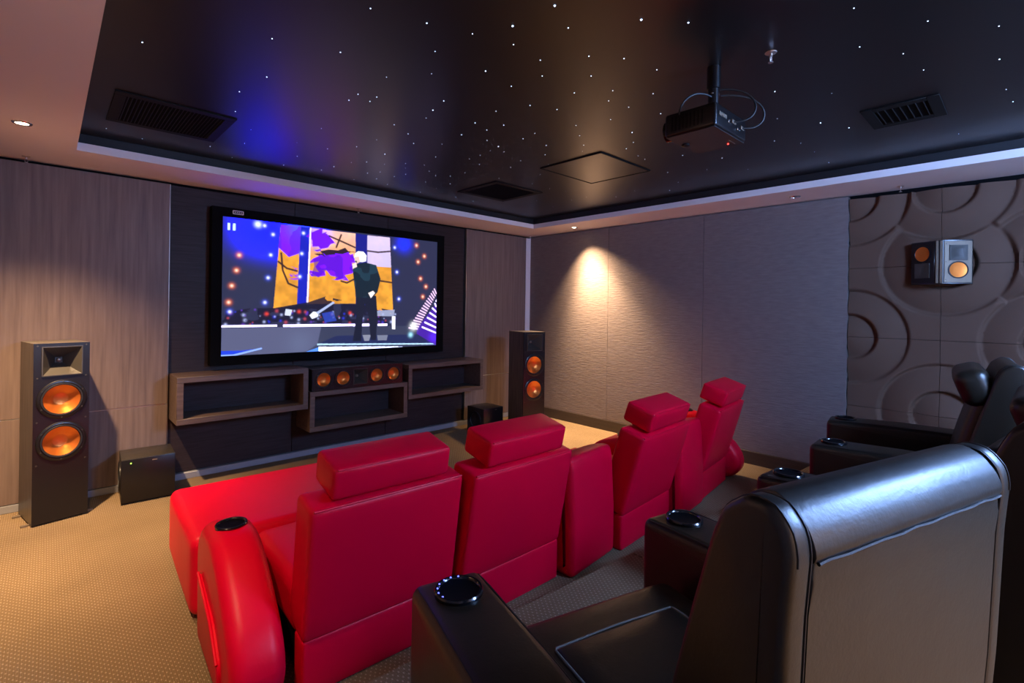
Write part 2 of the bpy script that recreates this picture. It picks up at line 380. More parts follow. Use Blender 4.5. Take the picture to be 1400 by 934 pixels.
STARS = [(-4.82,-2.32,1.3),(-4.42,-2.76,1.0),(-4.16,-2.86,1.0),(-4.32,-2.36,1.2),(-4.37,-2.07,1.1),(-4.31,-1.75,1.0),(-3.9,-2.39,1.0),(-4.84,-0.81,1.0),
         (-4.64,-0.73,1.0),(-4.26,-0.89,1.0),(-4.07,-0.7,0.8),(-4.15,-1.48,0.7),(-4.1,-1.15,1.0),(-3.72,-1.11,1.0),(-3.71,-0.78,1.2),(-3.83,-1.84,0.8),
         (-3.63,-1.46,1.0),(-3.5,-1.66,1.0),(-3.47,-1.9,0.6),(-3.27,-1.65,1.2),(-3.35,-1.26,0.6),(-3.27,-1.36,1.0),(-3.14,-1.41,0.7),(-3.11,-1.06,1.0),
         (-3.05,-1.17,0.8),(-2.96,-0.94,1.0),(-3.4,-1.04,1.1),(-3.43,-0.86,1.1),(-3.09,-0.76,0.9),(-2.79,-0.83,0.8),(-3.84,-1.44,0.4),(-4.22,-3.26,1.0),
         (-4.01,-3.33,1.2),(-3.83,-3.4,1.0),(-3.75,-3.56,1.8),(-3.73,-3.77,1.8),(-3.58,-3.71,1.1),(-3.65,-3.46,1.0),(-3.86,-3.17,0.8),(-3.47,-3.45,1.0),
         (-3.75,-2.98,0.6),(-3.89,-2.79,0.8),(-3.58,-3.19,1.4),(-3.35,-3.35,1.0),(-3.38,-3.16,1.0),(-3.9,-2.5,1.0),(-3.81,-2.54,1.0),(-3.81,-2.46,1.0),
         (-3.52,-2.76,1.2),(-3.49,-2.61,1.4),(-3.45,-2.48,0.6),(-3.14,-3.06,1.1),(-2.99,-3.13,1.0),(-3.22,-2.86,0.9),(-3.09,-3.34,1.0),(-3.19,-2.63,1.2),
         (-3.04,-2.73,1.1),(-3.06,-2.59,1.0),(-3.53,-2.24,0.8),(-3.38,-2.16,0.8),(-3.12,-2.4,1.1),(-2.8,-2.77,0.8),(-2.78,-2.64,1),(-2.93,-2.44,0.9),
         (-3.25,-2.02,1.0),(-3.1,-2.15,0.6),(-2.79,-2.4,1.4),(-2.68,-2.34,0.7),(-2.77,-2.29,0.5),(-2.57,-2.66,1.0),(-2.96,-1.87,0.8),(-2.75,-2.15,0.7),
         (-2.75,-2.02,0.7),(-2.42,-2.51,0.8),(-2.6,-1.96,0.7),(-2.44,-2.27,0.8),(-2.37,-2.08,0.8),(-2.72,-3.05,1.0),(-3.03,-1.55,0.8),(-2.96,-1.43,0.4),
         (-2.86,-1.27,1.0),(-2.89,-1.13,1.0),(-2.9,-1.62,0.6),(-2.77,-1.5,0.6),(-2.65,-1.42,0.6),(-2.59,-1.17,0.8),(-2.38,-1.04,0.6),(-2.4,-0.79,1.0),
         (-2.55,-1.5,0.8),(-2.39,-1.28,0.8),(-2.53,-1.68,0.7),(-2.02,-0.87,0.8),(-1.77,-0.85,0.9),(-2.21,-1.76,0.8),(-2.56,-2.95,1.0),(-2.39,-2.85,0.9),
         (-2.29,-2.76,0.5),(-2.37,-3.23,1.4),(-2.2,-3.13,1.0),(-2.12,-3.02,1.1),(-1.92,-2.99,0.8),(-1.81,-2.98,1.0),(-2.22,-2.36,0.6),(-2.05,-2.11,0.6),
         (-1.87,-1.84,0.8),(-1.62,-1.83,0.8),(-1.43,-1.87,0.5),(-1.32,-1.37,0.7),(-0.96,-1.28,0.8),(-0.81,-0.88,0.5),(-1.09,-1.66,0.8),(-1.09,-1.86,0.7),
         (-0.9,-2.09,0.8),(-0.99,-2.37,0.6),(-0.78,-2.62,1),(-1.01,-2.83,0.8),(-1.36,-2.92,0.8),(-1.7,-3.23,1.0),(-3.42,-3.95,1.9),(-3.27,-4.07,1.5),
         (-3.34,-3.63,1.1),(-3.21,-3.73,1.1),(-3.18,-3.52,1.1),(-2.97,-3.5,1.0),(-3.01,-3.78,1.0),(-2.79,-3.63,0.9),(-2.88,-3.41,1.0),(-2.73,-3.44,1.0),
         (-2.65,-3.26,1.0),(-2.52,-3.52,1.0),(-2.37,-4.09,1.1),(-1.97,-3.97,0.6),(-1.57,-3.82,0.9),(-1.44,-3.41,1),(-1.22,-3.19,0.7),(-1.0,-3.43,0.7),
         (-2.92,-4.55,1.0),(-2.62,-4.73,1.0),(-2.38,-4.92,1.0),(-2.58,-4.5,1.0),(-2.38,-4.62,1.0),(-2.13,-4.66,1.0),(-2.02,-4.91,1.2),(-1.58,-4.92,0.8),
         (-1.35,-4.94,1.0),(-2.14,-4.29,0.6),(-1.72,-4.13,1.4),(-1.51,-4.23,1.3),(-1.4,-3.93,0.9),(-1.13,-3.94,0.7),(-0.77,-3.94,1.0),(-0.91,-4.69,0.7)]
bm = B(); lathe(bm, [(0, -.0020), (.0017, -.0015), (.0024, 0)], 8)
star0 = obj('star_light', bm, M['star_dot'], ceiling, (STARS[0][0], STARS[0][1], ZC)); star0.scale = (STARS[0][2],) * 3
for x, y, s in STARS[1:] + [(random.uniform(-4.8, -.7), random.uniform(-6.2, -5.1), random.uniform(.6, 1.3)) for _ in range(45)]:
    o = star0.copy(); COL.objects.link(o); o.location = (x, y, ZC); o.scale = (s, s, s)

# ------------------------------------------------------------------ ceiling fittings
def downlight(x, y, z, label, state, power=0, blend=.9, size=math.radians(100), tilt=(0, 0), narrow=0):
    t = empty('downlight', (x, y, z)); tag(t, label, 'light', 'recessed downlights')
    bm = B(); lathe(bm, [(.030, -.0005), (.031, -.006), (.042, -.006), (.046, -.001)], 28); obj('trim_ring', bm, M['chrome'] if state != 'cool' else M['vent'], t)
    bm = B(); lathe(bm, [(0, -.0045), (.020, -.004), (.029, -.001)], 20); obj('lens', bm, {'warm': M['bulb'], 'cool': M['bulb_cool'], 'off': M['bulb_off']}[state], t)
    for power, size, blend in (((power, size, blend),) if power else ()) + (((narrow, math.radians(70), 1.0),) if narrow else ()):
        l = bpy.data.lights.new('downlight_beam', 'SPOT'); l.energy = power; l.color = COOL if state == 'cool' else WARM
        l.spot_size = size; l.spot_blend = blend; l.shadow_soft_size = .03 if state == 'warm' else .12
        o = bpy.data.objects.new('downlight_beam', l); COL.objects.link(o); o.parent = t; o.location = (0, 0, -.02); o.rotation_euler = (*tilt, 0)
    return t
downlight(-5.228, -1.013, ZS, 'glowing warm downlight in the white border above the wood panel', 'warm', P_WARM_FRONT, tilt=(.12, 0), narrow=P_NARROW * .42)
downlight(-.263, -1.02, ZS, 'glowing warm downlight in the white border washing the textured wall', 'warm', P_WARM_FRONT, tilt=(-.20, 0), narrow=P_NARROW)
downlight(-.266, -3.556, ZS, 'unlit downlight in the white border above the textured wall', 'off')
downlight(-5.228, -3.556, ZS, 'glowing warm downlight in the white border beside the black row', 'warm', P_WARM_SIDE, 1.0, math.radians(96), (.42, .30))
downlight(-3.70, -6.55, ZS, 'warm downlight in the rear white border behind the black chairs', 'warm', P_WARM_REAR, .9, math.radians(95))
def dome_light(x, y, label, power):  # unseen cool source inferred from blue-lit surfaces; the dome fitting is invented
    t = empty('dome_light', (x, y, ZC)); tag(t, label, 'light', 'cool ceiling dome lights')
    bm = B(); lathe(bm, [(.17, -.0005), (.18, -.012), (.165, -.016)], 36); obj('base_ring', bm, M['vent'], t)
    bm = B(); lathe(bm, [(.165, -.012), (.15, -.030), (.10, -.046), (.05, -.053), (0, -.055)], 36); obj('diffuser', bm, M['bulb_cool'], t)
    l = bpy.data.lights.new('dome_glow', 'POINT'); l.energy = power; l.color = COOL; l.shadow_soft_size = .30
    o = bpy.data.objects.new('dome_glow', l); COL.objects.link(o); o.parent = t; o.location = (0, 0, -.37)
dome_light(-2.3, -6.25, 'cool dome light assumed on the unseen ceiling behind the black chairs', P_COOL * 1.7)

def sprinkler(x, y, z, label):
    t = empty('sprinkler_head', (x, y, z)); tag(t, label, 'sprinkler', 'sprinkler heads'); t.scale = (.75, .75, .85)
    bm = B(); lathe(bm, [(.008, -.0005), (.010, -.007), (.030, -.004), (.033, -.0005)], 20); obj('escutcheon', bm, M['brass'], t)
    bm = B(); lathe(bm, [(.009, -.004), (.009, -.022), (.006, -.024), (0, -.024)], 12); obj('body', bm, M['brass'], t)
    bm = B()
    for s in (-1, 1): tube(bm, [(s * .008, 0, -.020), (s * .013, 0, -.034), (s * .003, 0, -.050)], .0025, 6)
    obj('yoke', bm, M['brass'], t)
    bm = B(); lathe(bm, [(0, -.049), (.014, -.050), (.014, -.053), (0, -.053)], 14); obj('deflector', bm, M['brass'], t)
for a in ((-5.23, -.10, ZS, 'sprinkler head in the white border over the wood panel'), (-2.72, -.10, ZS, 'sprinkler head in the white border over the screen'),
          (-.12, -.10, ZS, 'sprinkler head in the white border over the corner strip'), (-.10, -4.28, ZS, 'sprinkler head in the white border over the wave tiles'),
          (-2.797, -4.216, ZC, 'sprinkler head in the dark ceiling beside the projector pole')): sprinkler(*a)

def air_vent(x0, x1, y0, y1, label, nsl, along='y'):
    t = empty('air_vent', ((x0 + x1) / 2, (y0 + y1) / 2, ZC)); tag(t, label, 'vent', 'ceiling air vents')
    w, d = (x1 - x0) / 2, (y1 - y0) / 2; b = .055
    bm = B()
    for a in ((-w, w, -d, -d + b), (-w, w, d - b, d), (-w, -w + b, -d + b, d - b), (w - b, w, -d + b, d - b)): box(bm, *a, -.008, -.0005, .002, 1)
    obj('frame', bm, M['vent'], t)
    me = None
    for k in range(nsl):
        f = (k + .5) / nsl
        if me is None:
            bm = B(); L = (d if along == 'y' else w) - b
            if along == 'y': box(bm, -.002, .002, -L, L, -.004, .001)
            else: box(bm, -L, L, -.002, .002, -.004, .001)
            s = obj('slat', bm, M['vent'], t); me = s.data
        else: s = obj('slat', me, None, t)
        s.location = ((-w + b + 2 * (w - b) * f, 0, -.003) if along == 'y' else (0, -d + b + 2 * (d - b) * f, -.003))
        s.rotation_euler = (0, .6, 0) if along == 'y' else (.6, 0, 0)
    bm = B(); box(bm, -w + b, w - b, -d + b, d - b, -.0012, -.0006); obj('backing', bm, M['black_gap'], t)
air_vent(-4.858, -4.268, -1.625, -1.030, 'square black louvred vent above the brown wood panel end of the ceiling', 26)
air_vent(-2.168, -1.552, -1.675, -1.090, 'square black vent in the ceiling in front of the screen', 24)
air_vent(-1.76, -1.385, -4.68, -4.335, 'small black vent in the ceiling beyond the projector', 7, 'x')
t = empty('access_panel', (-1.855, -2.55, ZC)); tag(t, 'square flush access panel in the dark ceiling', 'access panel')
bm = B(); box(bm, -.325, .325, -.29, .29, -.006, -.0005, .002, 1); obj('panel', bm, M['star'], t)
bm = B()
for a in ((-.338, .338, -.303, -.293), (-.338, .338, .293, .303), (-.338, -.328, -.293, .293), (.328, .338, -.293, .293)): box(bm, *a, -.009, -.0005)
obj('frame', bm, M['vent'], t)

# ================================================================== projection screen with its picture
SX0, SX1, SZ0, SZ1 = -4.066, -1.580, .972, 2.385      # outer frame
IX0, IX1, IZ0, IZ1 = -3.982, -1.676, 1.052, 2.303     # picture
scr = empty('projection_screen', ((SX0 + SX1) / 2, 0, SZ0)); tag(scr, 'wide black framed screen showing a singer on a concert stage', 'screen')
ox, oz = (SX0 + SX1) / 2, SZ0
def fr(pts):
    bm = B(); a = [bm.verts.new((x - ox, -.062, z - oz)) for x, z in pts]; b = [bm.verts.new((x - ox, .029, z - oz)) for x, z in pts]
    bm.faces.new(a); bm.faces.new(b[::-1])
    for k in range(4): bm.faces.new((a[k], a[(k + 1) % 4], b[(k + 1) % 4], b[k]))
    obj('frame_bar', bm, M['black_gap'], scr)
o4 = [(SX0, SZ0), (SX1, SZ0), (SX1, SZ1), (SX0, SZ1)]; i4 = [(IX0, IZ0), (IX1, IZ0), (IX1, IZ1), (IX0, IZ1)]
for k in range(4): fr([o4[k], o4[(k + 1) % 4], i4[(k + 1) % 4], i4[k]])
S = dict(
    haze=[(0.123,0.953),(0.196,0.999),(0.281,0.974)],
    pause1=[(0.018,0.957),(0.026,0.957),(0.026,0.908),(0.018,0.907)],
    pause2=[(0.037,0.957),(0.045,0.958),(0.045,0.908),(0.036,0.907)],
    orange=[(0.06,0.731),(0.051,0.619),(0.035,0.506),(0.025,0.386),(0.921,0.852),(0.873,0.946),(0.884,0.793),(0.9,0.637),(0.933,0.564),(0.915,0.467)],
    white=[(0.127,0.971),(0.185,0.907),(0.177,0.75),(0.168,0.576),(0.157,0.389),(0.308,0.943),(0.302,0.78),(0.295,0.597),(0.029,0.318),(0.749,0.905),(0.763,0.684),(0.776,0.44),(0.152,0.967)],
    p1=[(0.215,0.989),(0.296,0.993),(0.285,0.373),(0.19,0.34)],
    p1top=[(0.215,0.989),(0.296,0.993),(0.294,0.783),(0.249,0.746),(0.207,0.813)],
    gap1=[(0.296,0.993),(0.337,0.993),(0.333,0.375),(0.285,0.373)],
    wl=[(0.335,0.993),(0.341,0.993),(0.332,0.382),(0.325,0.382)],
    p2=[(0.341,0.991),(0.545,0.989),(0.55,0.392),(0.332,0.382)],
    gap2=[(0.545,0.989),(0.604,0.988),(0.606,0.378),(0.55,0.392)],
    p3=[(0.604,0.985),(0.721,0.989),(0.746,0.299),(0.669,0.331),(0.606,0.378)],
    leaf1=[(0.345,0.974),(0.411,0.981),(0.437,0.916),(0.411,0.849),(0.369,0.811),(0.348,0.838)],
    leaf2=[(0.352,0.747),(0.411,0.787),(0.48,0.798),(0.538,0.792),(0.533,0.663),(0.479,0.594),(0.453,0.591),(0.41,0.664),(0.376,0.598),(0.343,0.61),(0.356,0.687)],
    leafd=[(0.36,0.794),(0.419,0.835),(0.534,0.831),(0.525,0.79),(0.411,0.764),(0.377,0.774)],
    leaf3=[(0.256,0.615),(0.279,0.655),(0.287,0.618),(0.271,0.572)],
    b1=[(0.207,0.704),(0.241,0.657),(0.283,0.64)],
    b2=[(0.218,0.771),(0.225,0.64),(0.248,0.54),(0.287,0.511)],
    b3=[(0.42,0.944),(0.48,0.909),(0.543,0.87)],
    b4=[(0.479,0.578),(0.506,0.565),(0.542,0.6)],
    b5=[(0.606,0.851),(0.661,0.848),(0.726,0.867)],
    b6=[(0.67,0.597),(0.737,0.586)],
    b7=[(0.476,0.963),(0.454,0.857)],
    band=[(0.001,0.231),(0.011,0.313),(0.1,0.344),(0.19,0.347),(0.334,0.397),(0.409,0.447),(0.55,0.392),(0.744,0.333),(0.749,0.223)],
    l1=[(0.001,0.22),(0.205,0.22),(0.205,0.205),(0.001,0.205)],
    l2=[(0.229,0.22),(0.548,0.218),(0.548,0.199),(0.229,0.203)],
    l3=[(0.582,0.217),(0.625,0.217),(0.625,0.199),(0.582,0.199)],
    l4=[(0.664,0.216),(0.715,0.216),(0.715,0.198),(0.663,0.198)],
    floor=[(0.001,0.201),(1.001,0.192),(1.0,0.0),(0.0,0.0)],
    wedge=[(0.0,0.038),(0.071,0.034),(0.145,0.043),(0.043,0.002),(0.0,0.003)],
    stage=[(0.374,0.056),(0.46,0.122),(1.001,0.108),(1.0,0.014)],
    sedge=[(0.374,0.062),(1.0,0.02),(1.0,0.009),(0.374,0.05)],
    refl=[(0.586,0.121),(0.629,0.12),(0.619,0.068),(0.596,0.069)],
    refl2=[(0.661,0.115),(0.718,0.114),(0.712,0.067),(0.665,0.069)],
    strip=[(0.38,0.035),(0.805,0.004),(0.595,-0.006),(0.38,-0.004)],
    stripb=[(0.321,-0.002),(0.38,0.032),(0.38,-0.004)],
    hair=[(0.543,0.817),(0.557,0.84),(0.585,0.84),(0.601,0.81),(0.599,0.761),(0.58,0.75),(0.552,0.754),(0.539,0.784)],
    face=[(0.541,0.789),(0.563,0.796),(0.569,0.751),(0.552,0.733),(0.543,0.752)],
    torso=[(0.552,0.73),(0.598,0.749),(0.651,0.732),(0.675,0.614),(0.66,0.496),(0.635,0.445),(0.551,0.445),(0.54,0.584),(0.533,0.679)],
    legs=[(0.551,0.456),(0.653,0.463),(0.661,0.298),(0.655,0.074),(0.629,0.075),(0.612,0.313),(0.595,0.394),(0.585,0.231),(0.579,0.069),(0.538,0.071),(0.553,0.247)],
    hand1=[(0.531,0.727),(0.55,0.746),(0.554,0.706),(0.533,0.687)],
    mic=[(0.539,0.752),(0.552,0.759),(0.554,0.738)],
    hand2=[(0.612,0.485),(0.636,0.506),(0.647,0.487),(0.626,0.441)],
    gbody=[(0.338,0.292),(0.355,0.322),(0.379,0.315),(0.375,0.28),(0.35,0.262)],
    gneck=[(0.367,0.315),(0.443,0.406),(0.45,0.394),(0.375,0.3)],
    drum=[(0.392,0.308),(0.443,0.325),(0.46,0.247),(0.408,0.231)],
    amp=[(0.654,0.331),(0.754,0.342),(0.749,0.282),(0.654,0.284)],
    bottle=[(0.739,0.282),(0.758,0.282),(0.758,0.163),(0.74,0.167)],
    lad=[(0.99,0.556),(1.002,0.512),(0.881,0.152),(0.832,0.162)],
    fan=[(0.881,0.161),(1.002,0.412),(1.0,0.0),(0.881,0.117)],
    lamp=[(0.862,0.188)],
    cyan=[(0.846,0.11)],
    note=[(0.239,0.341),(0.266,0.335),(0.259,0.287),(0.235,0.293)],
    red=[(0.164,0.303),(0.523,0.311),(0.294,0.321)],
    floorgrey=[(0.001,0.201),(0.391,0.198),(0.374,0.056),(0.321,-0.002),(0.0,0.003)],
)
W_, H_ = 340, 190
U_, V_ = np.meshgrid((np.arange(W_) + .5) / W_, (np.arange(H_) + .5) / H_)
AS = 1.84
def inpoly(P, U, V):
    r = np.zeros(U.shape, bool); n = len(P)
    for i in range(n):
        (x0, y0), (x1, y1) = P[i], P[(i + 1) % n]
        if y0 == y1: continue
        c = (V < max(y0, y1)) & (V >= min(y0, y1)) & (U < x0 + (V - y0) / (y1 - y0) * (x1 - x0)); r ^= c
    return r
def poly(P):
    a = np.zeros(U_.shape)
    for du in (-.33, 0, .33):
        for dv in (-.33, 0, .33): a += inpoly(P, U_ + du / W_, V_ + dv / H_)
    return a / 9
IMG = np.zeros((H_, W_, 3)) + np.array([.020, .024, .075])
def put(mask, c, k=1.0):
    global IMG
    mk = np.clip(mask * k, 0, 1)[..., None]; IMG = IMG * (1 - mk) + np.array(c) * mk
def glow(p, r, c, k=1.0): put(np.exp(-(((U_ - p[0]) * AS) ** 2 + (V_ - p[1]) ** 2) / r ** 2), c, k)
def addg(p, r, c):
    global IMG
    IMG = IMG + np.exp(-(((U_ - p[0]) * AS) ** 2 + (V_ - p[1]) ** 2) / r ** 2)[..., None] * np.array(c)
def line(P, w, c):
    d = np.full(U_.shape, 9.0)
    for (x0, y0), (x1, y1) in zip(P[:-1], P[1:]):
        dx, dy = (x1 - x0) * AS, y1 - y0; t = np.clip((((U_ - x0) * AS) * dx + (V_ - y0) * dy) / (dx * dx + dy * dy), 0, 1)
        d = np.minimum(d, np.hypot((U_ - x0) * AS - t * dx, V_ - y0 - t * dy))
    put(np.clip(1.5 - d / w, 0, 1), c)
rs = np.random.RandomState(4)
def vnoise(sx, sy):
    g = rs.rand(int(sy) + 2, int(sx) + 2); x = U_ * sx; y = V_ * sy; xi = x.astype(int); yi = y.astype(int); fx = x - xi; fy = y - yi
    fx = fx * fx * (3 - 2 * fx); fy = fy * fy * (3 - 2 * fy)
    return (g[yi, xi] * (1 - fx) + g[yi, xi + 1] * fx) * (1 - fy) + (g[yi + 1, xi] * (1 - fx) + g[yi + 1, xi + 1] * fx) * fy
put((U_ > .0) * 1.0, (.016, .018, .044), .6)
glow((.14, .93), .15, (.006, .020, 6.0), .95); glow((.21, 1.0), .17, (.012, .012, 8.0), .95); glow((.25, .82), .12, (.006, .016, 2.0), .8)
for x in (.05, .12, .2): glow((x, .5), .25, (.020, .024, .060), .5)
OR1 = np.array([.60, .25, .024]); n1 = vnoise(30, 16); n2 = vnoise(70, 40)
for nm in ('p1', 'p2', 'p3'):
    mk = poly(S[nm]); sh = (.72 + .5 * n1 + .25 * n2)[..., None]
    c = OR1 * sh; pale = np.clip((V_ - .72) * 2.6, 0, 1)[..., None] * np.array([.42, .34, .60]) * (.8 if nm != 'p1' else 0)
    IMG = IMG * (1 - mk[..., None]) + (c + pale) * mk[..., None]
put(poly(S['p1top']), (.17, .006, 2.4)); glow(S['p1top'][1], .10, (.05, .12, 4.6), .8)
put(poly(S['gap1']), (.006, .012, .40)); put(poly(S['gap2']), (.006, .008, .20)); glow((.385, .93), .06, (.03, .10, 4.4), .8)
put(poly(S['p3']) * (V_ > .72), (.50, .50, .95), .75)
def leafy(P, c, am=.030, k=1.0):
    q = []
    for i in range(len(P)):
        a, b = np.array(P[i]), np.array(P[(i + 1) % len(P)])
        for t in (0, .25, .5, .75):
            p = a + (b - a) * t + rs.uniform(-am, am, 2) * (1 if t else .2); q.append(tuple(p))
    put(poly(q), c, k)
leafy(S['leafd'], (.02, .008, .02)); leafy(S['leaf1'], (.14, .004, 1.3)); leafy(S['leaf2'], (.18, .004, 1.3)); leafy(S['leaf3'], (.28, .03, .65))
put(poly(S['leaf2']) * (n1 > .55), (.06, .002, .25), .7); put(poly(S['p1top']) * (n1 > .6), (.10, .01, .42), .8)
for k in ('b1', 'b2', 'b3', 'b4', 'b5', 'b6', 'b7'): line(S[k], .007, (.03, .012, .015))
put(poly(S['wl']), (.95, .80, .95))
# band of musicians and gear
mk = poly(S['band']) * (vnoise(26, 30) > .36); put(mk, (.006, .006, .022), .95)
for _ in range(120):
    x, y = rs.uniform(.01, .78), rs.uniform(.222, .335)
    c = [(.02, .03, .55), (.10, .03, .40), (.4, .05, .08), (.35, .40, .7), (.02, .02, .06), (.02, .02, .06)][rs.randint(6)]
    glow((x, y), rs.uniform(.004, .012), c, .9)
put(poly(S['drum']), (.02, .05, .40), .8); put(poly(S['gbody']), (.75, .80, .95)); put(poly(S['gneck']), (.35, .42, .70)); put(poly(S['note']), (.55, .60, .75)); put(poly(S['amp']), (.35, .40, .60), .7)
for p in S['red']: glow(p, .013, (.80, .05, .03), .8)
# stage floor
put(poly(S['floor']), (.030, .036, .075)); put(poly(S['floorgrey']), (.080, .088, .170)); glow((.30, .07), .10, (.10, .12, .22), .7)
put(poly(S['wedge']), (.010, .045, .62)); line([S['wedge'][4], S['wedge'][3], S['wedge'][2]], .006, (.25, .40, 1.0))
for k in ('l1', 'l2', 'l3', 'l4'): put(poly(S[k]), (1.7, 1.5, 2.6))
for p in S['orange']: glow(p, .019, (.9, .16, .04), .8); glow(p, .010, (1.0, .70, .55))
for p in S['white']: glow(p, .020, (.05, .10, 1.0), .7); glow(p, .010, (.9, .95, 1.0))
glow(S['white'][0], .022, (.8, .95, 1.0)); glow((.80, .95), .07, (.01, .03, 1.4), .9)
put(poly(S['stage']), (.012, .018, .075)); put(poly(S['refl']), (.75, .78, .90), .25); put(poly(S['refl2']), (.65, .70, .85), .22); put(poly(S['sedge']), (.45, .70, 1.0)); put(poly(S['strip']), (1.5, 1.7, 2.6)); put(poly(S['stripb']), (.08, .25, .95))
# light stairs
put(poly(S['lad']), (.03, .02, .10)); put(poly(S['fan']), (.05, .01, .30))
for k in range(17):
    t = (k + .5) / 17; a = np.array(S['lad'][0]) * (1 - t) + np.array(S['lad'][3]) * t; b = np.array(S['lad'][1]) * (1 - t) + np.array(S['lad'][2]) * t
    line([tuple(a), tuple(b)], .006, (.95, .62, .95))
for k in range(7):
    f = (k + 1.2) / 8; a = np.array(S['lad'][1]) * (1 - f) + np.array(S['lad'][2]) * f + np.array([.022, -.01]); b = np.array([.998, a[1] - .012 - .05 * f])
    line([tuple(a), tuple(b)], .007, (1.4, 1.2, 2.2))
glow(S['lamp'][0], .035, (.95, 1.0, 1.0)); glow(S['cyan'][0], .022, (.35, .75, 1.0)); glow((.985, .08), .05, (.10, .02, .95), .8); put(poly(S['bottle']), (.85, .86, .95))
# singer
put(poly(S['legs']), (.006, .008, .022)); put(poly(S['torso']), (.004, .013, .024)); put(poly(S['torso']) * (n1 > .58), (.010, .036, .060), .8)
put(poly(S['face']), (.62, .40, .32)); put(poly(S['hair']), (.90, .90, .93)); put(poly(S['face']), (.62, .42, .36), .9); put(poly(S['hand1']), (.80, .62, .58)); put(poly(S['mic']), (.03, .03, .03)); put(poly(S['hand2']), (.85, .74, .72))
for k in ('pause1', 'pause2'): put(poly(S[k]), (.62, .92, 1.0))
IMG = np.clip(IMG, 0, 8) * .85
# one quad per picture element, coloured by a mesh attribute
px = np.linspace(IX0, IX1, W_ + 1) - ox; pz = np.linspace(IZ0, IZ1, H_ + 1) - oz
X, Z = np.meshgrid(px, pz); co = np.stack([X.ravel(), np.full(X.size, -.050), Z.ravel()], 1)
i0 = (np.arange(H_)[:, None] * (W_ + 1) + np.arange(W_)[None]).ravel()
faces = np.stack([i0, i0 + 1, i0 + W_ + 2, i0 + W_ + 1], 1)
me = bpy.data.meshes.new('picture'); me.vertices.add(len(co)); me.vertices.foreach_set('co', co.ravel())
me.loops.add(faces.size); me.loops.foreach_set('vertex_index', faces.ravel().astype(np.int32))
me.polygons.add(len(faces)); me.polygons.foreach_set('loop_start', (np.arange(len(faces)) * 4).astype(np.int32)); me.update(calc_edges=True)
at = me.attributes.new('picture', 'FLOAT_COLOR', 'FACE')
at.data.foreach_set('color', np.concatenate([IMG.reshape(-1, 3), np.ones((W_ * H_, 1))], 1).astype(np.float32).ravel())
m = bpy.data.materials.new('lit_picture'); m.use_nodes = True; nt = m.node_tree; b = nt.nodes['Principled BSDF']
an = nt.nodes.new('ShaderNodeAttribute'); an.attribute_name = 'picture'
nt.links.new(an.outputs['Color'], b.inputs['Emission Color']); b.inputs['Emission Strength'].default_value = P_SCREEN
b.inputs['Base Color'].default_value = (.02, .02, .02, 1); b.inputs['Roughness'].default_value = .9
me.materials.append(m); pic = obj('picture', me, None, scr); pic['label'] = 'concert picture with a pause sign in its corner'
bm = B(); box(bm, -3.905 - ox, -3.815 - ox, -.0655, -.0625, 2.332 - oz, 2.366 - oz, .004, 1); bd = obj('badge', bm, M['white'], scr)
bm = B(); box(bm, -3.897 - ox, -3.823 - ox, -.0662, -.0656, 2.339 - oz, 2.359 - oz); obj('badge_plate', bm, M['black_gap'], bd)
bm = B()
for k in range(4): box(bm, -3.890 - ox + k * .017, -3.879 - ox + k * .017, -.0666, -.0663, 2.345 - oz, 2.353 - oz)
obj('badge_mark', bm, M['white'], bd)

# ================================================================== wall shelves
def wall_shelf(x0, x1, z0, z1, yf, label):
    t = empty('wall_shelf', ((x0 + x1) / 2, 0, z0)); tag(t, label, 'shelf', 'open box shelves under the screen')
    w, h, k = (x1 - x0) / 2, z1 - z0, .047
    for nm, a in (('top_board', (-w, w, yf, .029, h - k, h)), ('bottom_board', (-w, w, yf, .029, 0, k)), ('side_board', (-w, -w + k, yf + .001, .029, k, h - k)), ('side_board', (w - k, w, yf + .001, .029, k, h - k))):
        bm = B(); box(bm, *a, .002, 1); obj(nm, bm, M['wood_shelf'], t)
    bm = B(); box(bm, -w + k, w - k, .010, .029, k, h - k); obj('back_board', bm, M['wenge'], t)
wall_shelf(-4.350, -3.306, .536, .922, -.32, 'open box shelf in brown wood beside the brown panel with two loudspeakers')
wall_shelf(-3.288, -2.226, .306, .690, -.32, 'low open box shelf in brown wood carrying the centre loudspeaker')
wall_shelf(-2.215, -1.146, .494, .874, -.32, 'open box shelf in brown wood towards the corner strip')

# ================================================================== loudspeakers
def front_mat(): return Matrix.Rotation(math.radians(90), 4, 'X')     # local z -> -y (towards the listener)
def woofer(par, x, y, z, R, rot=None):
    Mx = Matrix.Translation((x, y, z)) @ (rot or front_mat())
    bm = B(); lathe(bm, [(R, -.001), (R, .006), (R * .97, .009), (R * .87, .009), (R * .85, .004)], 40, Mx); w = obj('woofer', bm, M['black_satin'], par)
    bm = B(); lathe(bm, [(R * .86, .004), (R * .83, .010), (R * .77, .010), (R * .74, .002), (R * .74, -.002)], 40, Mx); obj('surround', bm, M['black_rubber'], w)
    bm = B(); lathe(bm, [(R * .745, -.001), (R * .52, -R * .16), (R * .32, -R * .28), (R * .29, -R * .285), (R * .15, -R * .30), (0, -R * .31)], 40, Mx); obj('cone', bm, M['copper'], w, ang=30)
    me = None
    for k in range(6):
        a = k * math.pi / 3 + .5
        P = Mx @ Vector((R * .92 * math.cos(a), R * .92 * math.sin(a), .009))
        if me is None:
            bm = B(); lathe(bm, [(R * .035, -.001), (R * .03, .002), (0, .002)], 8, (rot or front_mat())); s = obj('screw', bm, M['horn'], w, P); me = s.data
        else: obj('screw', me, None, w, P)
